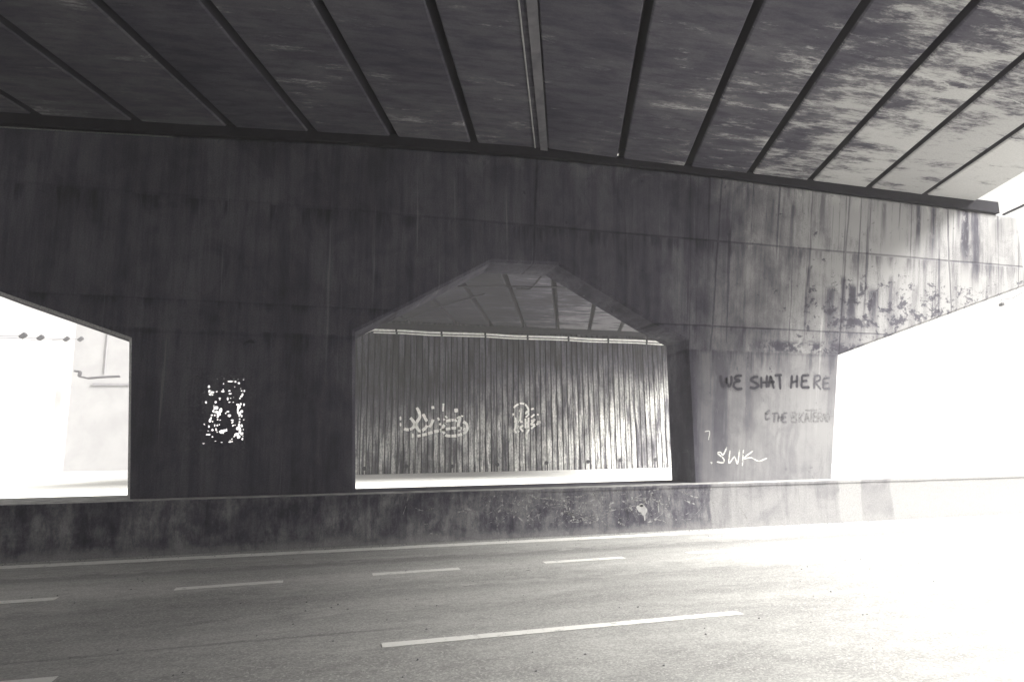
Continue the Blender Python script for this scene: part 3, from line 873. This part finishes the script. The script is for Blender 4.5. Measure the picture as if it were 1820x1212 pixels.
for (a, b), (c, d) in zip(prof, prof[1:]):
    p, r_ = L(a, b, YB2 - 3), L(c, d, YB2 - 3)
    n_ = Vector((-(r_.z - p.z), 0, r_.x - p.x)).normalized() * 0.07
    v0 = [p + n_, r_ + n_, r_ - n_, p - n_]
    A = [bm.verts.new(v) for v in v0]; B = [bm.verts.new(v + Vector((0, 0.4, 0))) for v in v0]
    bm.faces.new(A); bm.faces.new(B[::-1])
    for k in range(4): bm.faces.new((A[k], B[k], B[(k+1) % 4], A[(k+1) % 4]))
build('canopy_edge', bm, M_DARKMETAL, bld)
bm = bmesh.new(); tube(bm, [(L(195, 560).x, YB2 - 0.08, ztop - 0.2), (L(195, 560).x, YB2 - 0.08, L(195, 664).z)], 0.05, 8)
build('downpipe', bm, M_WALLGREY, bld)
bm = bmesh.new(); box(bm, (L(165, 684).x, YB2 - 0.12, L(190, 685).z), (L(232, 684).x, YB2 - 0.003, L(190, 681).z))
build('string_course', bm, M_WALLGREY, bld)

bb = tag(empty('billboard', (L(-70, 700, 46).x, 46, 0)), 'white billboard standing beyond the left opening with lamps on long arms', 'billboard')
bx = L(-45, 600, 46).x
zt = L(40, 602, 46).z
bm = bmesh.new(); box(bm, (bx - 0.25, 40.0, -0.05), (bx, 58.0, zt + 0.1), 0.03)
build('display_panel', bm, mat_plain('panel_paint', 0.4, 0.8, 0.2, 0.06, 0.8), bb)
for y in (42.5, 55.5):
    bm = bmesh.new(); tube(bm, [(bx - 0.45, y, -0.05), (bx - 0.45, y, zt)], 0.16, 10)
    build('post', bm, M_GROUND, bb)
for i, (px, py, y) in enumerate(((41, 596.5, 44.0), (72, 600, 47.5), (118, 602.5, 53.0), (143, 602.5, 56.5))):
    h = L(px, py, y)
    t = tag(empty('floodlight', (bx, y, h.z)), ['small dark floodlight on a long arm, leftmost of the row beyond the left opening', 'small dark floodlight, second in the row beyond the left opening',
            'small dark floodlight just left of the white building corner', 'small dark floodlight in front of the white building corner'][i], 'floodlight', 'floodlights on the billboard arms')
    bm = bmesh.new(); tube(bm, [(bx, y, h.z - 0.12), (h.x - 0.1, y, h.z + 0.0)], 0.03, 6)
    build('arm', bm, M_WALLGREY, t)
    bm = bmesh.new(); box(bm, (-0.11, -0.16, -0.20), (0.11, 0.16, 0.20), 0.05)
    bmesh.ops.rotate(bm, verts=bm.verts, cent=(0, 0, 0), matrix=Matrix.Rotation(R(48), 3, 'Y'))
    bmesh.ops.translate(bm, verts=bm.verts, vec=h)
    hd = build('lamp_head', bm, M_DARKMETAL, t)
    bm = bmesh.new(); box(bm, (0.105, -0.13, -0.17), (0.125, 0.13, 0.17))
    bmesh.ops.rotate(bm, verts=bm.verts, cent=(0, 0, 0), matrix=Matrix.Rotation(R(48), 3, 'Y'))
    bmesh.ops.translate(bm, verts=bm.verts, vec=h)
    build('lamp_glass', bm, M_DARKMETAL, hd)

p0, p1 = on_z(1783, 382, 8.75), on_z(1835, 358, 8.75)
cable('overhead_cable', [p0, p0.lerp(p1, .5), p1, p1 + (p1 - p0) * 4], 0.035, 'thick dark cable leaving the top corner of the pier head to the right', 'cable')

# ------------------------------------------------------------------ beyond, right: lamp on a cable
YC = 30.0
cable('overhead_cable', [L(x, y, YC) for x, y in ((1560, 562), (1628, 577), (1700, 592), (1760, 600), (1830, 606), (1960, 612))], 0.016, 'thin sagging overhead cable beyond the right end of the pier', 'cable', M_WALLGREY)
p = L(1780, 541, 26)
lamp = tag(empty('hanging_lamp', p), 'small dark lamp hanging from its cable beyond the right end of the pier', 'lamp')
bm = bmesh.new(); box(bm, (p.x - 0.11, p.y - 0.1, p.z - 0.09), (p.x + 0.11, p.y + 0.1, p.z + 0.07), 0.03)
bmesh.ops.rotate(bm, verts=bm.verts, cent=p, matrix=Matrix.Rotation(R(-20), 3, 'Y'))
build('lamp_head', bm, M_DARKMETAL, lamp)
bm = bmesh.new(); tube(bm, [p + Vector((-0.02, 0, 0.05)), p + Vector((0.0, 0, 0.25)), L(1800, 530, 26), L(1900, 470, 26)], 0.018, 6)
build('lamp_wire', bm, M_CABLE, lamp)

# ------------------------------------------------------------------ haze
bm = bmesh.new(); box(bm, (-405, -150, -1.4), (405, 705, 24.0))
hm = bpy.data.materials.new('haze_air'); hm.use_nodes = True
nt = hm.node_tree; nt.nodes.remove(nt.nodes['Principled BSDF'])
pv = nt.nodes.new('ShaderNodeVolumePrincipled')
pv.inputs['Color'].default_value = (0.96, 0.95, 0.965, 1)
pv.inputs['Density'].default_value = 0.0032
pv.inputs['Anisotropy'].default_value = 0.0
nt.links.new(pv.outputs[0], nt.nodes['Material Output'].inputs['Volume'])
tag(build('haze', bm, hm), 'pale haze filling the air around the overpass', 'haze', kind='stuff')

# ------------------------------------------------------------------ light
to_sun = Vector((0.70, -0.36, 0.62)).normalized()
el = math.asin(to_sun.z); az = math.atan2(to_sun.x, to_sun.y)
w = bpy.data.worlds.new('World'); scene.world = w; w.use_nodes = True
nt = w.node_tree
bg = nt.nodes['Background']
sky = nt.nodes.new('ShaderNodeTexSky'); sky.sky_type = 'NISHITA'; sky.sun_disc = False
sky.sun_elevation = el; sky.sun_rotation = az
sky.air_density = 1.0; sky.dust_density = 4.0; sky.ozone_density = 1.0
bw = nt.nodes.new('ShaderNodeRGBToBW')
tn = nt.nodes.new('ShaderNodeMix'); tn.data_type = 'RGBA'; tn.blend_type = 'MULTIPLY'; tn.inputs[0].default_value = 1
nt.links.new(sky.outputs[0], bw.inputs[0])
nt.links.new(bw.outputs[0], tn.inputs[6]); tn.inputs[7].default_value = (1.0, 0.982, 0.92, 1)
nt.links.new(tn.outputs[2], bg.inputs[0])
bg.inputs[1].default_value = 0.042

sun = bpy.data.lights.new('sun', 'SUN'); sun.energy = 2.5; sun.angle = R(22); sun.color = (1.0, 0.982, 0.925)
so = bpy.data.objects.new('sun', sun); COL.objects.link(so)
so.rotation_euler = to_sun.to_track_quat('Z', 'Y').to_euler()
so.location = (30, -20, 40)

vs = scene.view_settings
scene.display_settings.display_device = 'sRGB'
vs.view_transform = 'Standard'; vs.look = 'None'; vs.gamma = 1.0; vs.use_curve_mapping = False
vs.exposure = 2.68
cy = scene.cycles
cy.use_denoising = True
cy.max_bounces = 8; cy.diffuse_bounces = 5; cy.volume_bounces = 2; cy.transparent_max_bounces = 12
cy.sample_clamp_indirect = 6.0
